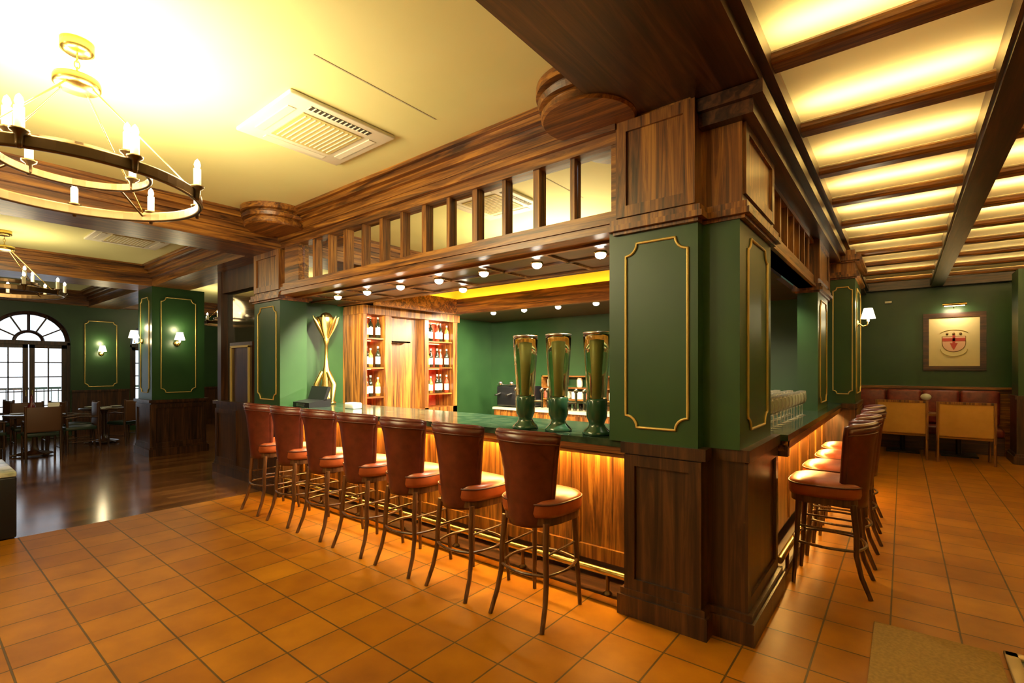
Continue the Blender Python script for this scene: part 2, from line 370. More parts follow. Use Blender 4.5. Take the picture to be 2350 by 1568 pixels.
# second column of the side counter
c3 = thing('column', 'green column standing on the side counter behind the wine glasses', 'column', (-.84, 7.0, 0))
MB().box(-.94, -.74, 6.4, 7.3, 1.12, 2.5).build('shaft', GREEN, c3); gilt(c3, (-.735, 6.85, 0), .6, 1.2, 2.38, '+x')
m = MB().box(-.94, -.74, 6.4, 7.3, 2.53, 3.1); wainscot(m, -.9, -.74, 6.4, 7.3, 2.6, 3.05, '+x'); cap_ring(m, -.94, -.74, 6.4, 7.3, 2.47); m.build('capital', WV, c3)
# third
c4 = thing('column', 'green column with lit sconce at the end of the side counter', 'column', (-.7, 8.6, 0))
MB().box(-.98, -.5, 8.02, 9.2, 1.12, 2.85).build('shaft', GREEN, c4); gilt(c4, (-.64, 8.015, 0), .22, 1.25, 2.7, '-y'); gilt(c4, (-.495, 8.6, 0), .85, 1.25, 2.7, '+x')
m = MB().box(-.98, -.5, 8.02, 9.2, 0, 1.12); wainscot(m, -.98, -.5, 8.02, 9.2, .17, 1.04, '-y'); wainscot(m, -.98, -.5, 8.02, 9.2, .17, 1.04, '+x'); skirt(m, -.98, -.5, 8.02, 9.2); m.box(-1.0, -.47, 7.99, 9.22, 1.06, 1.12); m.build('base', DV, c4)
m = MB().box(-.98, -.5, 8.02, 9.2, 2.88, 3.2); cap_ring(m, -.98, -.5, 8.02, 9.2, 2.83); cap_ring(m, -.99, -.47, 8.0, 9.2, 3.05); m.build('capital', WV, c4)
# dining room column
c5 = thing('column', 'green square column in the dining room with sconces and dark wainscot', 'column', (-11, 3.2, 0))
MB().box(-11.4, -10.6, 2.85, 3.7, 1.0, 3.08).build('shaft', GREEN, c5)
gilt(c5, (-11, 2.845, 0), .5, 1.15, 2.9, '-y'); gilt(c5, (-10.595, 3.27, 0), .56, 1.15, 2.9, '+x')
m = MB().box(-11.42, -10.58, 2.83, 3.72, 0, 1.0); wainscot(m, -11.42, -10.58, 2.83, 3.72, .17, .94, '-y'); wainscot(m, -11.42, -10.58, 2.83, 3.72, .17, .94, '+x')
skirt(m, -11.42, -10.58, 2.83, 3.72); m.box(-11.46, -10.54, 2.79, 3.76, .97, 1.02); m.build('base', DV, c5)
# pillar at the far right of the aisle
c6 = thing('column', 'green pillar at the far right beside the red booth', 'column', (1.9, 11.9, 0))
MB().box(1.5, 2.3, 11.6, 12.2, 1.1, 3.25).build('shaft', GREEN, c6); gilt(c6, (1.9, 11.59, 0), .55, 1.3, 3.0, '-y')
m = MB().box(1.48, 2.32, 11.58, 12.22, 0, 1.1); skirt(m, 1.48, 2.32, 11.58, 12.22); m.box(1.46, 2.34, 11.56, 12.24, 1.08, 1.14); m.build('base', DV, c6)

# far wall panels with wainscot along the window wall
m = MB(); 
for a, b in ((-4, 1.13), (2.57, 3.68), (5.12, 8.2)): m.box(-15.5, -15.47, a, b, .02, 1.05); m.box(-15.5, -15.44, a, b, 1.02, 1.07); m.box(-15.5, -15.45, a, b, 0, .15)
trim(m, DV, 'dark wood wainscot under the far green wall')
o = MB().tube([(-15.495, 3.12+u, 1.95+v) for u, v in notched(.62, 1.6)], .011, 6, closed=True).build('trim_30', GOLD); o['kind'] = 'structure'

# ------------------------------------------------------------------ bar: counter, canopy, back bar
bar = thing('bar_counter', 'long bar counter with green marble top and lit wooden front', 'bar counter', (-3.7, 3.4, 0))
tp = MB().prism([(-6.06, 2.98), (-1.42, 2.98), (-1.42, 3.05), (-1.5, 3.05), (-1.5, 3.82), (-6.33, 3.82), (-6.33, 3.3), (-6.06, 3.3)], 'z', 1.075, 1.12).build('countertop', MARBLE, bar)
m = MB().box(-6.06, -1.42, 2.985, 3.02, 1.03, 1.075); m.box(-6.06, -1.42, 3.0, 3.06, 1.0, 1.04); m.build('edge_moulding', WX, bar)
m = MB().box(-6.06, -1.42, 3.24, 3.30, .18, 1.075); m.box(-6.3, -1.6, 3.76, 3.80, 0, 1.075)
for k in range(8):
    xa = -6.04+k*.58; m.box(xa, xa+.06, 3.222, 3.24, .2, 1.06)
m.box(-6.06, -1.42, 3.215, 3.24, .18, .28); m.build('front_panel', WV, bar)
m = MB().box(-6.06, -1.42, 3.30, 3.34, 0, .18); m.box(-6.06, -1.42, 3.0, 3.3, 0, .05); m.build('plinth', DX, bar)
m = MB().box(-6.05, -1.43, 2.992, 3.0, .005, .05); m.build('plinth_edge', BRASS, bar)
fr = MB().cyl((-6.05, 3.03, .2), (-1.43, 3.03, .2), .024, 14).build('foot_rail', BRASS, bar)
for k in range(7):
    x = -1.58-k*.73; b = MB().cyl((x, 3.03, .05), (x, 3.03, .18), .014, 10); b.lathe([(.0, .05), (.032, .05), (.032, .06), (.014, .075)], (x, 3.03, 0), 12)
    b.build('rail_bracket', BRONZE, fr)
MB().box(-6.0, -1.45, 3.165, 3.21, 1.05, 1.066).build('light_strip', LEDY, bar)
sc = thing('side_counter', 'short bar counter on the aisle side with marble top and lit wooden front', 'bar counter', (-.9, 6, 0))
m = MB().prism([(-.64, 3.97), (-.64, 8.0), (-1.35, 8.0), (-1.35, 3.97)], 'z', 1.075, 1.12).build('countertop', MARBLE, sc)
m = MB().box(-.68, -.645, 3.98, 8.0, 1.03, 1.075); m.box(-.72, -.66, 3.98, 8.0, 1.0, 1.04); m.build('edge_moulding', WY, sc)
m = MB().box(-.90, -.84, 3.98, 8.0, .18, 1.075)
for k in range(7): m.box(-.84, -.825, 4.0+k*.6, 4.06+k*.6, .2, 1.06)
m.build('front_panel', WV, sc)
m = MB().box(-.95, -.91, 3.98, 8.0, 0, .18); m.box(-.91, -.70, 3.98, 8.0, 0, .05); m.build('plinth', DY, sc); MB().box(-.85, -.645, 3.985, 4.05, .96, 1.075).build('end_block', DV, sc)
fr = MB().cyl((-.70, 4.0, .2), (-.70, 7.98, .2), .024, 14).build('foot_rail', BRASS, sc)
for k in range(5): MB().cyl((-.70, 4.3+k*.85, .05), (-.70, 4.3+k*.85, .18), .014, 10).build('rail_bracket', BRONZE, fr)
MB().box(-.79, -.75, 4.4, 7.95, 1.05, 1.065).build('light_strip', LEDY, sc)

cn = thing('bar_canopy', 'long wooden canopy over the bar with a row of mirror panes', 'canopy', (-3.7, 3.2, 2.45))
XA, XB = -6.04, -1.47
m = MB(); m.box(XA, XB, 2.96, 3.12, 2.5, 2.645); m.box(XA, XB, 2.93, 2.96, 2.5, 2.535); m.box(XA, XB, 2.945, 2.96, 2.56, 2.60)
m.box(XA, XB, 2.96, 3.12, 3.085, 3.24); m.box(XA, XB, 2.92, 2.96, 3.16, 3.24); cornice_x(m, XA, XB, 2.96, 1)
m.box(XA, XB, 2.97, 3.12, 3.24, ZC); m.box(-5.95, -5.62, 2.965, 3.1, 2.64, 3.09); m.box(-1.52, XB, 2.965, 3.1, 2.64, 3.09)
m.build('fascia', WX, cn)
for k in range(13):
    x = -5.62+(k)*.3154
    if k: m = MB(); wd_ = .028 if k % 2 else .018; m.box(x-wd_, x+wd_, 2.985, 3.035, 2.64, 3.09); m.build('mullion', WV, cn)
for k in range(13):
    x = -5.62+k*.3154; MB().box(x+.02, x+.3154-.02, 3.03, 3.04, 2.64, 3.09).build('mirror_pane', MIRROR, cn)
# soffit ring with cove
m = MB(); m.box(-6.35, -1.5, 3.12, 3.95, 2.5, 2.56); m.box(-6.35, -1.0, 5.5, 7.3, 2.5, 2.56); m.box(-6.35, -5.5, 3.95, 5.5, 2.5, 2.56); m.box(-1.5, -.95, 3.95, 5.5, 2.5, 2.56)
m.build('soffit', DX, cn)
m = MB()
for x in [-5.7+i*.7 for i in range(7)]: m.box(x-.015, x+.015, 3.14, 3.93, 2.485, 2.5)
m.box(-6.3, -1.52, 3.12, 3.16, 2.48, 2.5); m.box(-6.3, -1.52, 3.50, 3.53, 2.485, 2.5); m.box(-6.3, -1.52, 3.90, 3.95, 2.48, 2.5); m.build('soffit_moulding', WX, cn)
m = MB(); m.box(-5.5, -1.5, 5.47, 5.52, 2.44, 2.68); m.box(-5.52, -5.47, 3.95, 5.5, 2.44, 2.68); m.box(-5.5, -1.5, 3.93, 3.98, 2.48, 2.68); m.box(-1.53, -1.5, 3.95, 5.5, 2.44, 2.68)
m.box(-5.5, -1.5, 5.44, 5.47, 2.44, 2.50); m.box(-5.47, -5.44, 3.98, 5.47, 2.44, 2.50); m.build('tray_fascia', WX, cn)
m = MB(); m.box(-5.8, -1.3, 5.68, 5.72, 2.56, 3.1); m.box(-5.75, -5.7, 3.8, 5.7, 2.56, 3.1); m.box(-5.8, -1.3, 3.7, 3.75, 2.56, 3.1); m.box(-1.35, -1.3, 3.8, 5.7, 2.56, 3.1); m.box(-5.8, -1.3, 3.7, 5.72, 3.1, 3.15)
m.build('tray_ceiling', mat('cove_cream_lit_yellow', (.80, .62, .16), .8), cn)  # cream tray, with the yellow of the cove light put into its colour
m = MB(); m.box(-5.45, -1.55, 5.56, 5.6, 2.57, 2.60); m.box(-5.64, -5.60, 4.0, 5.5, 2.57, 2.60); m.build('light_strip', LEDC, cn)
# side canopy above the aisle counter
cs_ = thing('side_canopy', 'wooden canopy over the side counter with mirror panes', 'canopy', (-.84, 5.2, 2.5))
m = MB(); m.box(-.92, -.78, 3.9, 6.4, 2.5, 2.645); m.box(-.92, -.75, 3.9, 6.4, 2.5, 2.53); m.box(-.92, -.78, 3.9, 6.4, 3.0, 3.2); m.box(-.92, -.78, 7.3, 8.0, 2.5, 3.2); m.build('fascia', WY, cs_)
for k in range(8):
    y = 3.9+k*.3125
    if k: MB().box(-.86, -.785, y-.02, y+.02, 2.64, 3.0).build('mullion', WV, cs_)
    MB().box(-.86, -.85, y+.02, y+.3125-.02, 2.64, 3.0).build('mirror_pane', MIRROR, cs_)


# spotlights under the soffit
sp = thing('soffit_spotlight', 'x', 'spotlight', (0, 0, 0)); sp['_local'] = 1
MB().lathe([(.0, .0), (.05, 0), (.052, -.012), (.036, -.016)], (0, 0, 0), 20).build('trim_ring', BRASS, sp)
MB().sphere((0, 0, -.024), .042, 14, .75).build('bulb', SPOTB, sp)
lamp('spot_beam', 'SPOT', (0, 0, -.07), SPOT_W*5, (1, .86, .6), .03, parent=sp, rot=(math.radians(38), 0, 0), spot_size=math.radians(125), spot_blend=.6)
row1 = [(-1.78-.59*k, 3.3) for k in range(7)]; row2 = [(-3.24-.61*k, 5.88) for k in range(4)]
ordn = ['nearest the corner column', 'second from the corner column', 'third from the corner column', 'in the middle of the front row', 'third from the far column', 'second from the far column', 'closest to the far column']
ord2 = ['rightmost', 'second from the right', 'third from the right', 'leftmost']
for i, (x, y) in enumerate(row1+row2+[(-2.63, 5.88), (-3.75, 3.84)]):
    o = sp if i == 0 else copy_tree(sp); o.location = (x, y, 2.479 if y < 4 else 2.498); o.rotation_euler[2] = math.radians(40 if y < 4 else 95)
    if i < 7: tag(o, 'small bright round spotlight over the bar front, '+ordn[i], group='spotlights under the bar canopy')
    elif i < 11: tag(o, 'small bright spotlight in the rear soffit of the bar, '+ord2[i-7], group='spotlights in the rear soffit')
    elif i == 11: tag(o, 'small spotlight in the rear soffit half hidden behind the corner column', group='spotlights in the rear soffit')
    else: tag(o, 'small bright spotlight at the inner edge of the front soffit beside the yellow cove', group='spotlights in the rear soffit')

# back bar worktop along rear wall
bb = thing('back_bar', 'low back counter along the rear wall of the bar', 'counter', (-3.5, 7, 0))
MB().box(-5.8, -1.0, 6.7, 7.28, .86, .9).build('worktop', mat('pale_stone', (.6, .52, .34), .3), bb)
m = MB().box(-5.8, -1.0, 6.74, 7.28, 0, .86)
for k in range(8): m.box(-5.78+k*.6, -5.22+k*.6, 6.72, 6.74, .1, .82)
m.build('cabinet', WV, bb)
rs = thing('back_shelf', 'shelf rack with red and pale goods behind the beer towers', 'shelf', (-3, 7.2, .9))
m = MB()
for z in (1.05, 1.25, 1.45): m.box(-5.0, -2.5, 7.1, 7.29, z, z+.02)
for x in (-5.0, -3.75, -2.52): m.box(x, x+.02, 7.1, 7.29, .9, 1.47)
m.build('rack', WX, rs)
for k in range(8):
    x = (-4.95 if k < 4 else -4.83)+k*.28+(.0 if k < 4 else .02); c = (.65, .6, .45) if k % 3 else (.4, .08, .05)
    mm = mat('goods_%d' % k, c, .5)
    tag(MB().rbox(x, x+.2, 7.11, 7.27, 1.072, 1.2, .012).build('storage_box', mm), ('pale' if k % 3 else 'dark red')+' box on the lower back shelf, '+['leftmost', 'second from left', 'third from left', 'fourth from left', 'fourth from right', 'third from right', 'second from right', 'rightmost'][k]+' of the row', 'box', 'boxes on the back shelf')
for k in range(8):
    x = -4.88+k*.3 if k < 4 else -3.62+(k-4)*.28
    tag(MB().lathe([(0, 1.272), (.045, 1.272), (.05, 1.3), (.05, 1.40), (.035, 1.42), (.035, 1.436), (0, 1.436)], (x, 7.2, 0), 14).build('jar', mat('jar_%d' % k, (.5, .08, .04) if k % 2 else (.7, .6, .4), .4)),
        ('pale' if k % 2 == 0 else 'red')+' jar on the upper back shelf, '+['leftmost', 'second from left', 'third from left', 'fourth from left', 'fourth from right', 'third from right', 'second from right', 'rightmost'][k], 'jar', 'jars on the back shelf')

# bottle cabinet on the end wall
cb = thing('bottle_cabinet', 'tall wooden display cabinet with bottle shelves on the end wall of the bar', 'cabinet', (-6.1, 4.95, .9))
m = MB().box(-6.35, -6.30, 4.02, 5.85, .0, 2.44)
for a, b in ((4.02, 4.08), (4.39, 4.50), (5.14, 5.22), (5.76, 5.85)): m.box(-6.3, -5.85, a, b, 0, 2.44)
m.box(-6.3, -5.82, 4.0, 5.88, 2.36, 2.48); m.box(-6.3, -5.85, 4.02, 5.85, .0, .97); m.box(-6.3, -6.0, 4.5, 5.14, .9, 2.4); m.build('case', WV, cb)
m = MB().box(-6.3, -6.28, 4.08, 4.39, .97, 2.36); m.box(-6.3, -6.28, 5.22, 5.76, .97, 2.36); m.build('lining', REDB, cb)
for z in (1.19, 1.61, 2.03):
    MB().box(-6.28, -5.88, 4.08, 4.39, z-.02, z).build('shelf', WY, cb); MB().box(-6.28, -5.88, 5.22, 5.76, z-.02, z).build('shelf', WY, cb)
MB().box(-6.0, -5.86, 4.52, 4.86, 1.98, 2.0).build('glass_shelf', GLASS, cb)
RLED = mat('red_shelf_light', (1, .4, .3), .5, emit=(1, .20, .06), strength=16)
for (ya, yb) in ((4.09, 4.38), (5.23, 5.75)):
    for zz in (2.345, 1.997, 1.577, 1.157): MB().box(-6.20, -6.18, ya, yb, zz, zz+.01).build('light_strip', RLED, cb)
def bottle(name, glassm, h=.3, r=.036):
    b = MB().lathe([(0, 0), (r, 0), (r, h*.6), (r*.85, h*.68), (.013, h*.78), (.013, h*.96), (.015, h*.96), (.015, h), (0, h)], (0, 0, 0), 16)
    e = thing(name, 'x', 'bottle'); e['_local'] = 1; b.build('body', glassm, e)
    MB().lathe([(r+.001, h*.15), (r+.001, h*.5)], (0, 0, 0), 16).build('paper_label', CREAMP, e); MB().lathe([(.0155, h*.9), (.0155, h+.002), (0, h+.002)], (0, 0, 0), 12).build('cap', mat(name+'_cap', (.5, .4, .3), .4), e)
    return e
bt = [bottle('wine_bottle', mat('dark_bottle_glass', (.015, .02, .01), .1, spec=.8)), bottle('wine_bottle', mat('red_bottle', (.45, .05, .02), .15, spec=.8), .29), bottle('wine_bottle', mat('amber_bottle', (.5, .25, .05), .15), .27)]
cn_b = ['dark', 'red', 'amber']; used = set(); rowname = {0: 'bottom', 1: 'lower middle', 2: 'upper middle', 3: 'top'}
for si, zz in enumerate((.975, 1.195, 1.615, 2.035)):
    for cname, ys in (('left', (4.135, 4.235, 4.335)), ('right', (5.28, 5.385, 5.49, 5.595, 5.70))):
        if si == 0: continue
        for j, y in enumerate(ys):
            t = (0, 1, 0, 2, 0)[(j+si+ (0 if cname == 'left' else 1)) % 5]
            if t in used: o = copy_tree(bt[t])
            else: o = bt[t]; used.add(t)
            o.location = (-5.95-.04*(j % 2), y, zz)
            pos = ['leftmost', 'middle', 'rightmost'] if cname == 'left' else ['leftmost', 'second', 'middle', 'fourth', 'rightmost']
            tag(o, cn_b[t]+' bottle on the '+rowname[si]+' shelf of the '+cname+' cabinet bay, '+pos[j]+' in its row', group='bottles in the display cabinet')
for t in range(3):
    if t not in used: bt[t].location = (-5.95, 4.7, 2.0)

# gilt sculpture
gs = thing('gilt_sculpture', 'tall gilt sculpture with flared flower top standing at the end of the bar', 'sculpture', (-6.02, 3.56, 1.12))
m = MB().lathe([(0, 0), (.12, 0), (.13, .02), (.10, .05), (.06, .1), (.075, .2), (.05, .30), (.06, .40), (.035, .5), (.022, .62), (.02, .78), (.045, .86), (.03, .9), (.05, .95), (.09, 1.05), (.13, 1.15), (.12, 1.16), (.08, 1.07), (.0, .95)], (-6.02, 3.56, 1.12), 20); m.build('stem', BRASS, gs)
for k in range(6):
    a = k*PI/3+.3; m = MB(); c = Vector((-6.02, 3.56, 1.12))
    P = [c+Vector((math.cos(a)*r, math.sin(a)*r, z)) for r, z in ((.03, .88), (.08, 1.0), (.13, 1.1), (.17, 1.17))]
    m.tube(P, [.012, .03, .028, .006], 8); m.build('petal', GOLD if k % 2 else BRASS, gs)
m = MB().sphere((-6.02, 3.56, 2.26), .085, 14); m.build('finial', BRASS, gs)
for k in range(3): a = k*2.1; MB().tube([(-6.02+.05*math.cos(a), 3.56+.05*math.sin(a), 1.55), (-6.02+.13*math.cos(a+.3), 3.56+.13*math.sin(a+.3), 1.38), (-6.02+.14*math.cos(a), 3.56+.14*math.sin(a), 1.16)], [.03, .035, .03], 8).build('scroll', BRASS, gs)
# cash register
cr = thing('cash_register', 'black cash register on the far end of the bar', 'cash register', (-5.75, 3.22, 1.12))
m = MB().prism([(3.07, 1.121), (3.36, 1.121), (3.36, 1.22), (3.07, 1.18)], 'x', -5.95, -5.57); m.build('body', BLACK, cr)
m = MB().prism([(3.26, 1.20), (3.30, 1.20), (3.36, 1.36), (3.32, 1.37)], 'x', -5.95, -5.57); m.build('screen', BLACK, cr)
MB().box(-5.85, -5.67, 3.06, 3.08, 1.13, 1.165).build('drawer', STEEL, cr)
tag(MB().rbox(-5.18, -5.0, 3.3, 3.42, 1.121, 1.19, .012).build('napkin_holder', WHITE), 'small white napkin box on the bar top', 'napkin holder')
# beer towers
bt0 = thing('beer_tower', 'x', 'beer tower'); bt0['_local'] = 1
TG = mat('green_enamel', (.02, .07, .035), .15, spec=.8)
m = MB().lathe([(0, 0), (.115, 0), (.12, .012), (.105, .03), (.075, .055), (.062, .08), (.07, .1), (.085, .13), (.088, .25), (.08, .265), (0, .265)], (0, 0, 0), 28); m.build('base', TG, bt0)
glt = mat('smoky_tower_glass', (.62, .68, .50), .03, trans=1)
m = MB().lathe([(.078, .262), (.08, .27), (.092, .42), (.105, .58), (.112, .72), (.108, .74), (.100, .73), (.094, .58), (.08, .42), (.068, .275)], (0, 0, 0), 28); m.build('glass_cylinder', glt, bt0)
m = MB().lathe([(0, .265), (.036, .265), (.046, .5), (.062, .68), (.0, .69)], (0, 0, 0), 20); m.build('inner_tube', mat('golden_beer_tube', (.62, .52, .22), .3), bt0)
m = MB().lathe([(.108, .735), (.114, .742), (.114, .752), (.1, .757), (0, .757)], (0, 0, 0), 28); m.build('rim', STEEL, bt0)
for a in (.35, 2.8):
    m = MB(); m.cyl((math.cos(a)*.08, math.sin(a)*.08, .22), (math.cos(a)*.16, math.sin(a)*.16, .22), .012, 10); m.cyl((math.cos(a)*.155, math.sin(a)*.155, .17), (math.cos(a)*.155, math.sin(a)*.155, .3), .011, 10); m.sphere((math.cos(a)*.155, math.sin(a)*.155, .31), .02, 10); m.build('tap', STEEL, bt0)
for i, (x, y, w) in enumerate(((-2.36, 3.13, 'left one of the three towers on the bar'), (-2.06, 3.15, 'middle one of the three towers on the bar'), (-1.73, 3.15, 'right one of three, beside the corner column'))):
    o = bt0 if i == 0 else copy_tree(bt0); o.location = (x, y, 1.12); o.scale = (.88, .88, .98)
    tag(o, 'green and glass beer tower, '+w, group='beer towers on the bar')
# espresso machine / clutter
em = thing('coffee_machine', 'dark coffee machine on the back counter with chrome fittings', 'coffee machine', (-4.9, 6.95, .9))
MB().rbox(-5.75, -5.06, 6.75, 7.2, .92, 1.28, .03).build('body', BLACK, em)
m = MB(); m.cyl((-5.75, 6.78, 1.3), (-5.06, 6.78, 1.3), .015, 10)
for k in range(3): m.cyl((-5.65+k*.25, 6.74, 1.15), (-5.65+k*.25, 6.6, 1.12), .018, 10); m.sphere((-5.65+k*.25, 6.75, 1.33), .04, 10)
m.build('chrome_fitting', STEEL, em)
# two stacks of glasses / cups on the back bar
for k in range(5):
    tag(MB().lathe([(.0, 0), (.03, 0), (.04, .12), (.037, .12), (.028, .006), (0, .006)], (-4.3+.11*k, 6.9, .9), 14).build('tumbler', GLASS), 'clear tumbler on the back counter, '+['leftmost', 'second', 'third', 'fourth', 'rightmost'][k]+' beside the coffee machine', 'glass', 'tumblers on the back counter')
# wine glasses on side counter
wg = MB().lathe([(0, 0), (.034, 0), (.034, .003), (.006, .008), (.004, .03), (.004, .10), (.012, .115), (.034, .14), (.040, .17), (.037, .215), (.031, .25), (.029, .25), (.034, .215), (.037, .17), (.031, .143), (.008, .12), (0, .118)], (0, 0, 0), 14)
lamp('spot_beam', 'SPOT', (-1.2, 4.9, 2.44), 70, (1, .86, .6), .05, spot_size=math.radians(120), spot_blend=.8)  # added fill spot without a fixture, brightens the wine glasses
lamp('spot_beam', 'SPOT', (-1.2, 6.2, 2.44), 60, (1, .86, .6), .05, spot_size=math.radians(140), spot_blend=.8)  # second added fill spot further along the glasses, also no fixture
wgo = wg.build('wine_glass', mat('wine_glass_crystal', (.92, .9, .72), .06, trans=.85)); first = True
for r in range(5):
    for k in range(11):
        o = wgo if first else wgo.copy()
        if not first: COL.objects.link(o)
        first = False; o.location = (-1.26+.115*r, 4.15+.16*k+random.uniform(-.01, .01), 1.121)
        tag(o, 'clear stemmed wine glass packed with others on the side counter', 'wine glass', 'wine glasses on the side counter')

# ------------------------------------------------------------------ bar stools
def shell(half, lean, t0, t1, zz, thick, nu=20, nv=12):
    outer, inner = [], []
    for j in range(nv+1):
        t = j/nv; z = zz[0]+(zz[1]-zz[0])*t
        for i in range(nu+1):
            a = (i/nu*2-1)
            hw = half(t); ang = a*1.12
            x = hw*math.sin(ang)/math.sin(1.12); y = lean(t)+(.13+.02*t)*(1-math.cos(ang))*1.6
            zt = z+(.022*a*a if False else -.02*a*a*t+.0)
            nx, ny = math.sin(ang), -math.cos(ang)
            roll = .018*max(0, t-.8)/.2
            outer.append((x+nx*(thick+roll), y+ny*(thick+roll), zt)); inner.append((x, y, zt))
    return outer, inner
def backrest():
    nu, nv = 22, 12
    o, i = shell(lambda t: .135+.072*t**1.25, lambda t: -.205-.055*t, 0, 1, (.60, 1.19), .036, nu, nv)
    m = MB(); n = len(o); fs = []
    idx = lambda q, r: r*(nu+1)+q
    for r in range(nv):
        for q in range(nu):
            fs.append((idx(q, r), idx(q+1, r), idx(q+1, r+1), idx(q, r+1))); fs.append((n+idx(q, r), n+idx(q, r+1), n+idx(q+1, r+1), n+idx(q+1, r)))
    for q in range(nu):
        fs.append((idx(q, 0), n+idx(q, 0), n+idx(q+1, 0), idx(q+1, 0))); fs.append((idx(q, nv), idx(q+1, nv), n+idx(q+1, nv), n+idx(q, nv)))
    for r in range(nv):
        fs.append((idx(0, r), idx(0, r+1), n+idx(0, r+1), n+idx(0, r))); fs.append((idx(nu, r), n+idx(nu, r), n+idx(nu, r+1), idx(nu, r+1)))
    m.add(o+i, fs, True)
    edge = [((Vector(o[idx(q, nv)])+Vector(i[idx(q, nv)]))/2) for q in range(nu+1)]
    side = lambda q: [((Vector(o[idx(q, r)])+Vector(i[idx(q, r)]))/2) for r in range(nv+1)]
    pts = side(0)+edge[1:-1]+side(nu)[::-1]
    seam = MB().tube([(Vector(o[idx(q, nv-1)])+Vector((0, 0, .0))) for q in range(nu+1)], .005, 6)
    roll = MB().tube([p+Vector((0, 0, .004)) for p in pts], .024, 8)
    return m, roll, seam
def make_stool():
    e = thing('bar_stool', 'x', 'bar stool'); e['_local'] = 1
    m = MB(); P = []; NN = 36
    def outline(s):
        r = []
        for k in range(NN):
            a = 2*PI*k/NN; c, q = math.cos(a), math.sin(a)
            ex = .62; x = .235*abs(c)**ex*(1 if c > 0 else -1); y = .235*abs(q)**ex*(1 if q > 0 else -1)
            x *= (1+.06*y/.235); r.append((x*s, y*s+.015))
        return r
    prof = [(.97, .665), (1.0, .69), (1.0, .735), (.985, .755), (.93, .772), (.75, .785), (.4, .79), (.02, .792)]
    vs = [(x, y, z) for s, z in prof for x, y in outline(s)]; fs = []
    for j in range(len(prof)-1):
        for k in range(NN): fs.append((j*NN+k, j*NN+(k+1) % NN, (j+1)*NN+(k+1) % NN, (j+1)*NN+k))
    fs.append(tuple(range(NN-1, -1, -1))); fs.append(tuple((len(prof)-1)*NN+k for k in range(NN)))
    m.add(vs, fs, True); st = m.build('seat', SEATL, e); st['label'] = 'padded russet leather seat'
    MB().tube([(x*1.0, y, .748) for x, y in outline(1.0)], .006, 6, closed=True).build('piping', PIPE, st)
    bm_, roll, seam = backrest(); b = bm_.build('backrest', LEATHER, e); roll.build('rolled_edge', LEATHER, b); seam.build('seam', PIPE, b)
    fr = MB(); o = [(x, y) for x, y in outline(.93)]; fr.prism(o, 'z', .615, .668); fr.build('seat_frame', LEGW, e)
    for sx in (-1, 1):
        MB().tube([(sx*.165, -.165, .63), (sx*.175, -.185, .42), (sx*.18, -.185, .28), (sx*.192, -.215, .14), (sx*.205, -.27, .0)], [.021, .019, .018, .0165, .015], 8).build('leg', LEGW, e)
        MB().tube([(sx*.165, .17, .63), (sx*.175, .18, .35), (sx*.19, .20, .0)], [.021, .018, .014], 8).build('leg', LEGW, e)
    rg = MB(); N = 12
    for (p, q, bow) in (((-.18, -.185), (.18, -.185), .05), ((.18, -.185), (.178, .18), .04), ((.178, .18), (-.178, .18), .04), ((-.178, .18), (-.18, -.185), .04)):
        a, b_ = Vector((*p, .31)), Vector((*q, .31)); mid = (a+b_)/2; d = Vector((mid.x, mid.y, 0)).normalized()
        s = MB().tube([a.lerp(b_, t/N)-d*bow*0*math.sin(PI*t/N)+d*bow*math.sin(PI*t/N) for t in range(N+1)], .010, 8); s.build('stretcher', LEGW, e)
    for (p, q) in (((-.17, -.18), (-.172, .175)), ((.17, -.18), (.172, .175))): MB().cyl((*p, .43), (*q, .43), .008, 8).build('stretcher', LEGW, e)
    return e
st0 = make_stool()
fl = ['nearest the corner column', 'second from the corner column', 'third from the corner column', 'fourth from either end, in the middle', 'third from the far column', 'second from the far column', 'furthest, by the far column']
for k in range(7):
    o = st0 if k == 0 else copy_tree(st0); o.location = (-1.90-.622*k, 2.68, 0); o.rotation_euler[2] = random.uniform(-.04, .04)
    tag(o, 'oxblood leather bar stool along the long bar, '+fl[k], group='bar stools along the long bar')
fr_ = ['nearest the camera', 'second in the row', 'third in the row', 'furthest, by the sconce column']
for k in range(4):
    o = copy_tree(st0); o.location = (-.44+random.uniform(-.02, .02)*(k > 0), 4.37+.66*k, 0); o.rotation_euler[2] = PI/2+random.uniform(-.05, .05)
    tag(o, 'oxblood leather bar stool at the side counter in the aisle, '+fr_[k], group='bar stools at the side counter')

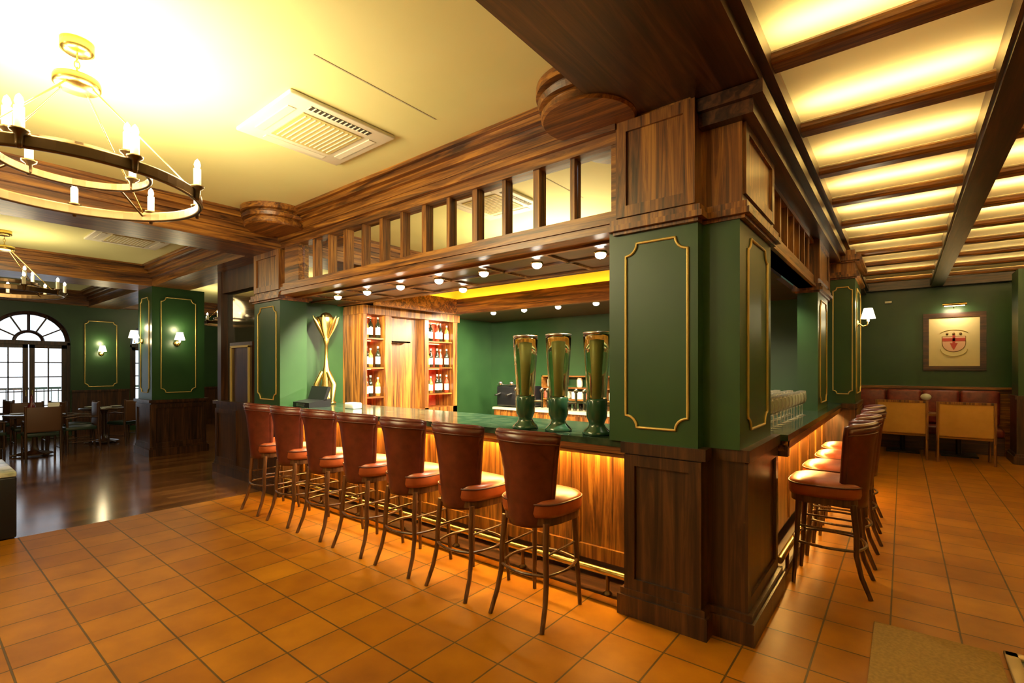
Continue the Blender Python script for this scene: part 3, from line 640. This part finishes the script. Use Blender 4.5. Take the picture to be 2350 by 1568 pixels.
# ------------------------------------------------------------------ chandeliers
def chandelier(each=True):
    e = thing('ring_chandelier', 'x', 'chandelier'); e['_local'] = 1     # origin at ceiling
    MB().lathe([(0, 0), (.075, 0), (.075, -.055), (.05, -.07), (0, -.07)], (0, 0, 0), 24).build('ceiling_canopy', BRASS, e)
    ch = MB()
    for k in range(4):
        z = -.08-k*.035; a = (k % 2)*PI/2
        ch.tube([(math.cos(a)*.012*math.cos(t), math.sin(a)*.012*math.cos(t), z-.012+.022*math.sin(t)) for t in [2*PI*i/10 for i in range(10)]], .003, 6, closed=True)
    ch.build('chain', BRASS, e)
    MB().lathe([(0, -.205), (.10, -.205), (.105, -.22), (.105, -.25), (.09, -.265), (0, -.265)], (0, 0, 0), 28).build('hub', BRASS, e)
    ring = lambda R, z, h, w: MB().tube([(R*math.cos(2*PI*i/64), R*math.sin(2*PI*i/64), z) for i in range(64)], 0, 4, closed=True, flat=(h, w))
    R1, Z1, R2, Z2 = .58, -.80, .33, -.69
    a = ring(R1, Z1, .022, .012); 
    for dz in (-.022, .022): a.tube([(R1*math.cos(2*PI*i/64), R1*math.sin(2*PI*i/64), Z1+dz) for i in range(64)], .011, 6, closed=True)
    ro = a.build('outer_ring', BRONZE, e)
    a = ring(R2, Z2, .018, .01); a.tube([(R2*math.cos(2*PI*i/64), R2*math.sin(2*PI*i/64), Z2-.018) for i in range(64)], .010, 6, closed=True); ri = a.build('inner_ring', BRONZE, e)
    for k in range(4):
        q = PI/4+k*PI/2
        MB().cyl((.08*math.cos(q), .08*math.sin(q), -.26), (R1*math.cos(q), R1*math.sin(q), Z1+.02), .005, 6).build('suspension_rod', BRASS, e)
        MB().cyl((R2*math.cos(q), R2*math.sin(q), Z2), (R1*math.cos(q), R1*math.sin(q), Z1), .006, 6).build('spoke', BRONZE, e)
    n = 0
    for R, Z, N, a0 in ((R1+.02, Z1, 9, .2), (R2, Z2+.01, 4, .5)):
        for k in range(N):
            q = a0+2*PI*k/N; x, y = R*math.cos(q), R*math.sin(q)
            MB().lathe([(0, Z-.04), (.008, Z-.04), (.014, Z-.02), (.014, Z+.02), (.034, Z+.035), (.036, Z+.045), (.02, Z+.045)], (x, y, 0), 14).build('candle_cup', BRONZE, e)
            c = MB().lathe([(.019, Z+.04), (.019, Z+.145), (0, Z+.146)], (x, y, 0), 14).build('candle', CREAMP, e)
            MB().lathe([(0, Z+.145), (.012, Z+.15), (.017, Z+.168), (.012, Z+.19), (0, Z+.205)], (x, y, 0), 10).build('bulb', BULB, c)
            if each: lamp('candle_light', 'POINT', (x, y, Z+.225), CANDLE_W, WARM, .17, parent=e)
            n += 1
    if not each: lamp('candle_light', 'POINT', (0, 0, -.48), FAR_W, WARM, .3, parent=e)
    return e
ch = chandelier(True); ch.location = (-3.6, .62, ZC); tag(ch, 'large brass ring chandelier with candle bulbs over the tiled floor', group='ring chandeliers')
ch2 = chandelier(False)
for i, (x, y, l) in enumerate(((-9.3, .87, 'ring chandelier with candle bulbs over the dining tables'), (-12.2, 4.8, 'distant ring chandelier glimpsed above the dark partition'))):
    o = ch2 if i == 0 else copy_tree(ch2); o.location = (x, y, ZC); tag(o, l, group='ring chandeliers')
# added fill lamps without fixtures, behind the viewer and over the aisle
lamp('fill_lamp', 'POINT', (-3.6, -2.6, 3.12), 85, WARM, .3)
lamp('fill_lamp', 'POINT', (1.2, -.5, 3.0), 6, (1, .66, .32), .3)
lamp('fill_lamp', 'POINT', (-9.5, -2.0, 2.7), 20, WARM, .3)
lamp('fill_lamp', 'POINT', (1.9, 6.5, 3.0), 34, (1, .62, .28), .3)  # added to brighten the aisle floor, ahead of the viewer

# ------------------------------------------------------------------ air conditioners
def aircon(x0, x1, y0, y1, label):
    e = thing('ceiling_air_conditioner', label, 'air conditioner', ((x0+x1)/2, (y0+y1)/2, ZC-.03), 'ceiling cassette air conditioners'); z0 = ZC-.03
    cx, cy = (x0+x1)/2, (y0+y1)/2
    MB().rbox(x0, x1, y0, y1, z0, ZC-.001, .01).build('panel', CREAMP, e)
    w = (x1-x0)/2
    m = MB().box(cx-w*.58, cx+w*.58, cy-w*.58, cy+w*.58, z0-.008, z0+.001)
    g = m.build('intake_grille', mat('yellowed_grille', (.62, .52, .2), .6), e)
    m = MB()
    for k in range(12): yy = cy-w*.5+k*w/11; m.box(cx-w*.52, cx+w*.52, yy-.004, yy+.004, z0-.012, z0-.008)
    m.build('grille_slat', CREAMP, g)
    for (a, b, c, d) in ((cx-w*.6, cx+w*.6, cy+w*.72, cy+w*.86), (cx-w*.6, cx+w*.6, cy-w*.86, cy-w*.72), (cx+w*.72, cx+w*.86, cy-w*.6, cy+w*.6), (cx-w*.86, cx-w*.72, cy-w*.6, cy+w*.6)):
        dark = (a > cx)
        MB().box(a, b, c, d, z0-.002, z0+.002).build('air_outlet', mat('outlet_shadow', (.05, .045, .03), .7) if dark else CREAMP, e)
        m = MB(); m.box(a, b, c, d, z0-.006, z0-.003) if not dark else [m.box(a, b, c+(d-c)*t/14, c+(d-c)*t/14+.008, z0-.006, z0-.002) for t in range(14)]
        m.build('louvre', CREAMP, e)
    return e
aircon(-3.92, -3.10, 1.58, 2.42, 'square cream ceiling air conditioner near the bar'); aircon(-8.9, -8.08, 1.6, 2.44, 'square ceiling air conditioner above the dining area')

# ------------------------------------------------------------------ sconces and picture
def sconce(loc, d, label):       # d = direction it sticks out
    e = thing('wall_sconce', label, 'wall lamp', loc, 'shaded wall sconces'); L = Vector(loc); D = Vector((*d, 0)); q = math.atan2(d[1], d[0])
    M = Matrix.Rotation(q, 3, 'Z') @ Matrix.Rotation(PI/2, 3, 'Y')
    MB().lathe([(0, .005), (.055, .005), (.055, .012), (.03, .025), (0, .03)], loc, 16, M=M).build('wall_plate', BRASS, e)
    P = [L+D*a+Vector((0, 0, z)) for a, z in ((.02, 0), (.07, -.045), (.12, -.03), (.13, .03))]
    MB().tube(P, .009, 8).build('arm', BRASS, e)
    c = L+D*.13
    MB().cyl(c+Vector((0, 0, .02)), c+Vector((0, 0, .09)), .016, 10).build('candle_sleeve', CREAMP, e)
    MB().lathe([(.085, .06), (.05, .2), (.048, .2), (.083, .06)], tuple(c), 20).build('lamp_shade', SHADE, e)
    lamp('sconce_light', 'POINT', (D*.14+Vector((0, 0, .26))), 7, WARM, .05, parent=e)
    lamp('sconce_light', 'POINT', (D*.17+Vector((0, 0, -.0))), 3.5, WARM, .04, parent=e)
sconce((-10.58, 3.24, 2.06), (1, 0), 'lit sconce on the aisle-facing side of the dining room column')
sconce((-11.15, 2.85, 2.1), (0, -1), 'lit sconce on the window side of the dining room column')
sconce((-15.5, 3.12, 1.95), (1, 0), 'small lit sconce on the far green wall between the arched windows')
sconce((-.5, 8.3, 2.22), (1, 0), 'bright lit sconce on the column in the aisle')
sconce((-12.5, 8.2, 2.2), (0, -1), 'distant lit sconce seen beside the dining room column')
pc = thing('framed_picture', 'framed cream picture with a red shield crest on the dark green end wall', 'picture', (.8, 13.15, 2.1))
x0, x1, z0, z1, y = .42, 1.18, 1.64, 2.62, 13.19
m = MB()
for a, b, c, d in ((x0-.09, x1+.09, z0-.09, z0), (x0-.09, x1+.09, z1, z1+.09), (x0-.09, x0, z0, z1), (x1, x1+.09, z0, z1)): m.box(a, b, y-.04, y, c, d); 
m.build('frame', DX, pc)
MB().box(x0, x1, y-.015, y-.005, z0, z1).build('canvas', mat('cream_canvas', (.75, .62, .3), .8), pc)
cx, cz = .8, 2.1
def shield(s, n=10):
    P = [(cx-.17*s, cz+.13*s), (cx+.17*s, cz+.13*s), (cx+.17*s, cz)]
    P += [(cx+.17*s*math.cos(a), cz-.17*s*math.sin(a)) for a in [PI*i/n for i in range(1, n)]] + [(cx-.17*s, cz)]
    return P
RED = mat('crest_red', (.42, .05, .03), .7); CRP = mat('crest_pale', (.75, .45, .28), .7); CBR = mat('crest_brown', (.2, .1, .02), .7)
MB().prism(shield(1.06), 'y', y-.018, y-.0155).build('crest_outline', CBR, pc)
MB().prism(shield(1.0), 'y', y-.020, y-.0185).build('crest_field', CRP, pc)
m = MB().box(cx-.17, cx+.17, y-.023, y-.021, cz+.04, cz+.10); m.prism([(cx-.06, cz+.0), (cx+.06, cz+.0), (cx, cz-.14)], 'y', y-.023, y-.021); m.box(cx-.02, cx+.02, y-.023, y-.021, cz, cz+.16); m.build('crest_band', RED, pc)
m = MB()
for dx in (-.1, 0, .1): m.lathe([(0, 0), (.022, 0), (.022, .003), (0, .003)], (cx+dx, y-.02, cz+.19), 12, M=Matrix.Rotation(PI/2, 3, 'X'))
m.build('crest_charge', CBR, pc)
m = MB().tube([(cx+.2*math.cos(a), y-.02, cz-.12+.14*math.sin(a)) for a in [PI+PI*i/12 for i in range(13)]], .004, 4); m.tube([(cx+.24*math.cos(a), y-.02, cz+.14+.13*math.sin(a)) for a in [.5+(PI-1)*i/12 for i in range(13)]], .004, 4); m.build('crest_scroll', mat('crest_ochre', (.45, .33, .08), .7), pc)
pl = thing('picture_light', 'brass picture light above the framed crest', 'picture light', (.8, 13.2, 2.85))
m = MB().cyl((.62, 13.0, 2.86), (.98, 13.0, 2.86), .028, 12); m.tube([(.8, 13.2, 2.8), (.8, 13.1, 2.9), (.8, 13.0, 2.88)], .009, 8); m.build('hood', BRASS, pl)
MB().box(.65, .95, 12.99, 13.03, 2.826, 2.833).build('bulb', BULB, pl)
lamp('picture_lamp', 'AREA', (0, -.22, -.08), 5, (1, .8, .5), parent=pl, shape='RECTANGLE', size=.34, size_y=.06, rot=(math.radians(35), 0, 0))

# ------------------------------------------------------------------ booth and aisle furniture
bo = thing('booth_bench', 'long red leather booth bench along the end wall of the aisle', 'booth', (.9, 12.8, 0))
MB().rbox(-.83, 1.45, 12.45, 13.0, .32, .48, .05).build('seat_cushion', BOOTHL, bo)
for k in range(4): MB().rbox(-.83+k*.57, -.27+k*.57, 12.92, 13.1, .5, 1.16, .05).build('back_cushion', BOOTHL, bo)
MB().box(-.83, 1.45, 12.5, 13.15, 0, .33).build('plinth', DX, bo)
m = MB().box(-.85, 3.2, 13.1, 13.19, 0, 1.18); m.box(-.85, 3.2, 13.05, 13.2, 1.18, 1.23); m.build('top_rail', WX, bo)
def armless_chair(wm, fab, w=.56):
    e = thing('dining_chair', 'x', 'chair'); e['_local'] = 1; h = w/2
    MB().rbox(-h+.02, h-.02, -.26, .26, .40, .50, .03).build('seat', fab, e)
    b = MB().rbox(-h+.03, h-.03, -.30, -.25, .44, 1.0, .02); b.build('backrest', fab, e)
    m = MB(); m.box(-h, -h+.035, -.31, -.26, .36, 1.02); m.box(h-.035, h, -.31, -.26, .36, 1.02); m.box(-h, h, -.31, -.27, .99, 1.03); m.build('back_frame', wm, e)
    for sx in (-1, 1):
        MB().tube([(sx*(h-.02), -.27, .42), (sx*(h-.02), -.31, 0)], .02, 8).build('leg', wm, e); MB().tube([(sx*(h-.03), .23, .42), (sx*(h-.03), .23, 0)], .018, 8).build('leg', wm, e)
    return e
t0 = armless_chair(WV, TAN, .74)
for i, (x, y, l) in enumerate(((-.02, 11.45, 'tan upholstered chair seen from behind near the booth, left of two'), (.82, 11.35, 'tan upholstered chair seen from behind near the booth, right of two'))):
    o = t0 if i == 0 else copy_tree(t0); o.location = (x, y, 0); tag(o, l, group='tan chairs at the booth table')
tb = thing('booth_table', 'wooden table between the tan chairs and the red booth', 'table', (.4, 12.1, 0))
MB().box(-.4, 1.2, 11.8, 12.4, .72, .76).build('tabletop', WX, tb); MB().cyl((.0, 12.1, .02), (.0, 12.1, .72), .04).build('leg', BLACK, tb); MB().cyl((.8, 12.1, .02), (.8, 12.1, .72), .04).build('leg', BLACK, tb)
MB().box(-.25, .25, 11.85, 12.35, 0, .03).build('foot', BLACK, tb); MB().box(.55, 1.05, 11.85, 12.35, 0, .03).build('foot', BLACK, tb)
lv = thing('table_lamp', 'small white globe table lamp on the booth table', 'table lamp', (.34, 12.0, .76))
MB().lathe([(0, .76), (.05, .76), (.045, .775), (.012, .79), (.012, 1.0), (0, 1.0)], (.34, 12.0, 0), 14).build('stem', BRASS, lv); MB().sphere((.34, 12.0, 1.06), .08, 16, .8).build('globe', WHITE, lv)
tag(MB().rbox(-.14, .42, 2.0, 3.82, .001, .014, .006).build('floor_mat', MAT_), 'flat tan mat on the terracotta tiles at the lower right', 'mat')
fg = thing('floor_grille', 'dark sunken floor grille with pale metal rim at the lower right corner', 'grille', (.9, 3.4, 0))
m = MB()
for a, b, c, d in ((.44, .50, 2.6, 3.86), (1.2, 1.26, 2.6, 3.86), (.44, 1.26, 3.80, 3.86), (.44, 1.26, 2.6, 2.66)): m.rbox(a, b, c, d, .001, .022, .006)
m.build('rim', mat('worn_brass_rim', (.5, .36, .18), .35, .5), fg); MB().box(.5, 1.2, 2.66, 3.8, .001, .006).build('tray', DGREENL, fg)
m = MB()
for k in range(7): m.rbox(.54+k*.095, .565+k*.095, 2.68, 3.78, .006, .016, .003)
m.build('bar', mat('grille_bar', (.05, .045, .035), .35, .6), fg)
# electric socket-like small white thing on dark wall of aisle
tag(MB().rbox(-.30, -.18, 13.16, 13.2, 2.98, 3.03, .008).build('wall_vent', CREAMP), 'tiny pale fitting high on the dark end wall', 'fitting')

# ------------------------------------------------------------------ left side
pt = thing('wood_partition', 'dark wooden partition with a tall framed panel beside the far bar column', 'partition', (-7.6, 3.15, 0))
m = MB().box(-8.35, -7.0, 3.08, 3.3, 0, 1.05); wainscot(m, -8.35, -7.6, 3.08, 3.2, .17, .98, '-y'); skirt(m, -8.35, -7.0, 3.08, 3.3); m.box(-8.38, -7.0, 3.04, 3.33, 1.05, 1.1)
m.box(-8.35, -8.22, 3.1, 3.28, 1.1, 3.08); m.box(-8.3, -6.75, 3.12, 3.28, 2.75, 3.08); m.build('frame', DV, pt)
m = MB().box(-7.95, -7.2, 3.12, 3.2, 1.1, 1.98); m.build('panel', DV, pt)
m = MB()
for a, b, c, d in ((-7.9, -7.87, 1.1, 1.92), (-7.3, -7.27, 1.1, 1.92), (-7.9, -7.27, 1.9, 1.93)): m.box(a, b, 3.10, 3.12, c, d)
m.build('gilt_frame', GOLD, pt)
MB().box(-8.22, -7.0, 3.2, 3.21, 1.1, 2.75).build('dark_glass', mat('dark_tinted_glass', (.25, .22, .16), .04, trans=.9), pt)
bx = thing('low_cabinet', 'low black cabinet with pale stone top at the left edge', 'cabinet', (-6.95, .35, 0))
MB().rbox(-7.5, -6.5, -.3, .69, .01, .58, .015).build('body', BLACK, bx); MB().rbox(-7.5, -6.5, -.3, .69, .58, .63, .012).build('top', vary(mat('pale_marble_top', (.45, .42, .33), .25), (.25, .27, .18), (.6, .56, .42), 6), bx)
def pub_chair():
    e = thing('dining_chair', 'x', 'chair'); e['_local'] = 1
    MB().rbox(-.23, .23, -.22, .24, .42, .49, .02).build('seat', DGREENL, e)
    m = MB().rbox(-.22, .22, -.27, -.22, .5, .93, .02); m.build('backrest', wbrown, e)
    for sx in (-1, 1):
        MB().tube([(sx*.22, -.25, .95), (sx*.22, -.24, .45), (sx*.22, -.28, 0)], .02, 8).build('leg', DV, e); MB().tube([(sx*.21, .21, .64), (sx*.21, .21, 0)], .018, 8).build('leg', DV, e)
        MB().tube([(sx*.22, -.24, .66), (sx*.23, 0, .68), (sx*.21, .23, .65)], .018, 8).build('armrest', DV, e)
        MB().cyl((sx*.21, .21, .2), (sx*.22, -.25, .2), .01, 6).build('stretcher', DV, e)
    return e
wbrown = mat('brown_chair_back', (.09, .035, .012), .5)
pc0 = pub_chair(); first = True
tabs = [(-12.4, 1.55, 'nearest the tiled floor'), (-14.1, .55, 'close to the arched window'), (-13.4, 2.75, 'in front of the far sconce')]
seatn = {0: 'near side', 90: 'column side', 180: 'window side', 270: 'left side'}
for ti, (tx, ty, tw) in enumerate(tabs):
    e = thing('dining_table', 'round dark pedestal dining table '+tw, 'table', (tx, ty, 0), 'round dining tables')
    MB().lathe([(0, .72), (.40, .72), (.42, .73), (.42, .75), (.40, .76), (0, .76)], (tx, ty, 0), 36).build('tabletop', mat('dark_tabletop', (.05, .025, .012), .2), e)
    MB().lathe([(0, .03), (.26, .03), (.24, .05), (.06, .09), (.04, .2), (.04, .6), (.08, .72)], (tx, ty, 0), 20).build('pedestal', DV, e)
    for k in range(3): a = .4+k*2*PI/3; MB().tube([(tx, ty, .08), (tx+.33*math.cos(a), ty+.33*math.sin(a), .02)], [.03, .02], 8).build('foot', DV, e)
    for k, ang in enumerate((0, 90, 180, 270)):
        if ti == 2 and ang in (90, 180): continue
        a = math.radians(ang+12*(ti)); o = pc0 if first else copy_tree(pc0); first = False
        o.location = (tx+.62*math.cos(a), ty+.62*math.sin(a), 0); o.rotation_euler[2] = a+PI/2
        tag(o, 'dark armchair, '+seatn[ang]+' of the table '+tw, group='dark armchairs at the round tables')
    for k in range(3):
        a = k*2.1+ti; tag(MB().lathe([(0, .762), (.05, .762), (.1, .775), (.1, .779), (.05, .768), (0, .768)], (tx+.25*math.cos(a), ty+.25*math.sin(a), 0), 20).build('plate', WHITE),
            'white plate on the round table '+tw, 'plate', 'white plates on the table '+tw)
tag(MB().lathe([(0, .76), (.04, .76), (.06, .82), (.05, .93), (.02, .97), (.02, 1.08), (.012, 1.12), (0, 1.12)], (-12.35, 1.5, 0), 16).build('vase', mat('dark_red_glass', (.12, .01, .015), .15)), 'dark red vase on the round table nearest the tiled floor', 'vase')
mc = thing('menu_card', 'white folded menu card standing on the dining table nearest the tiles', 'menu', (-12.2, 1.75, .76))
MB().prism([(-12.30, .76), (-12.29, .76), (-12.235, .96), (-12.24, .965)], 'y', 1.7, 1.86).build('front_leaf', WHITE, mc); MB().prism([(-12.18, .76), (-12.17, .76), (-12.23, .965), (-12.24, .965)], 'y', 1.7, 1.86).build('rear_leaf', WHITE, mc)

for o in bpy.data.objects:
    if '_local' in o: del o['_local']
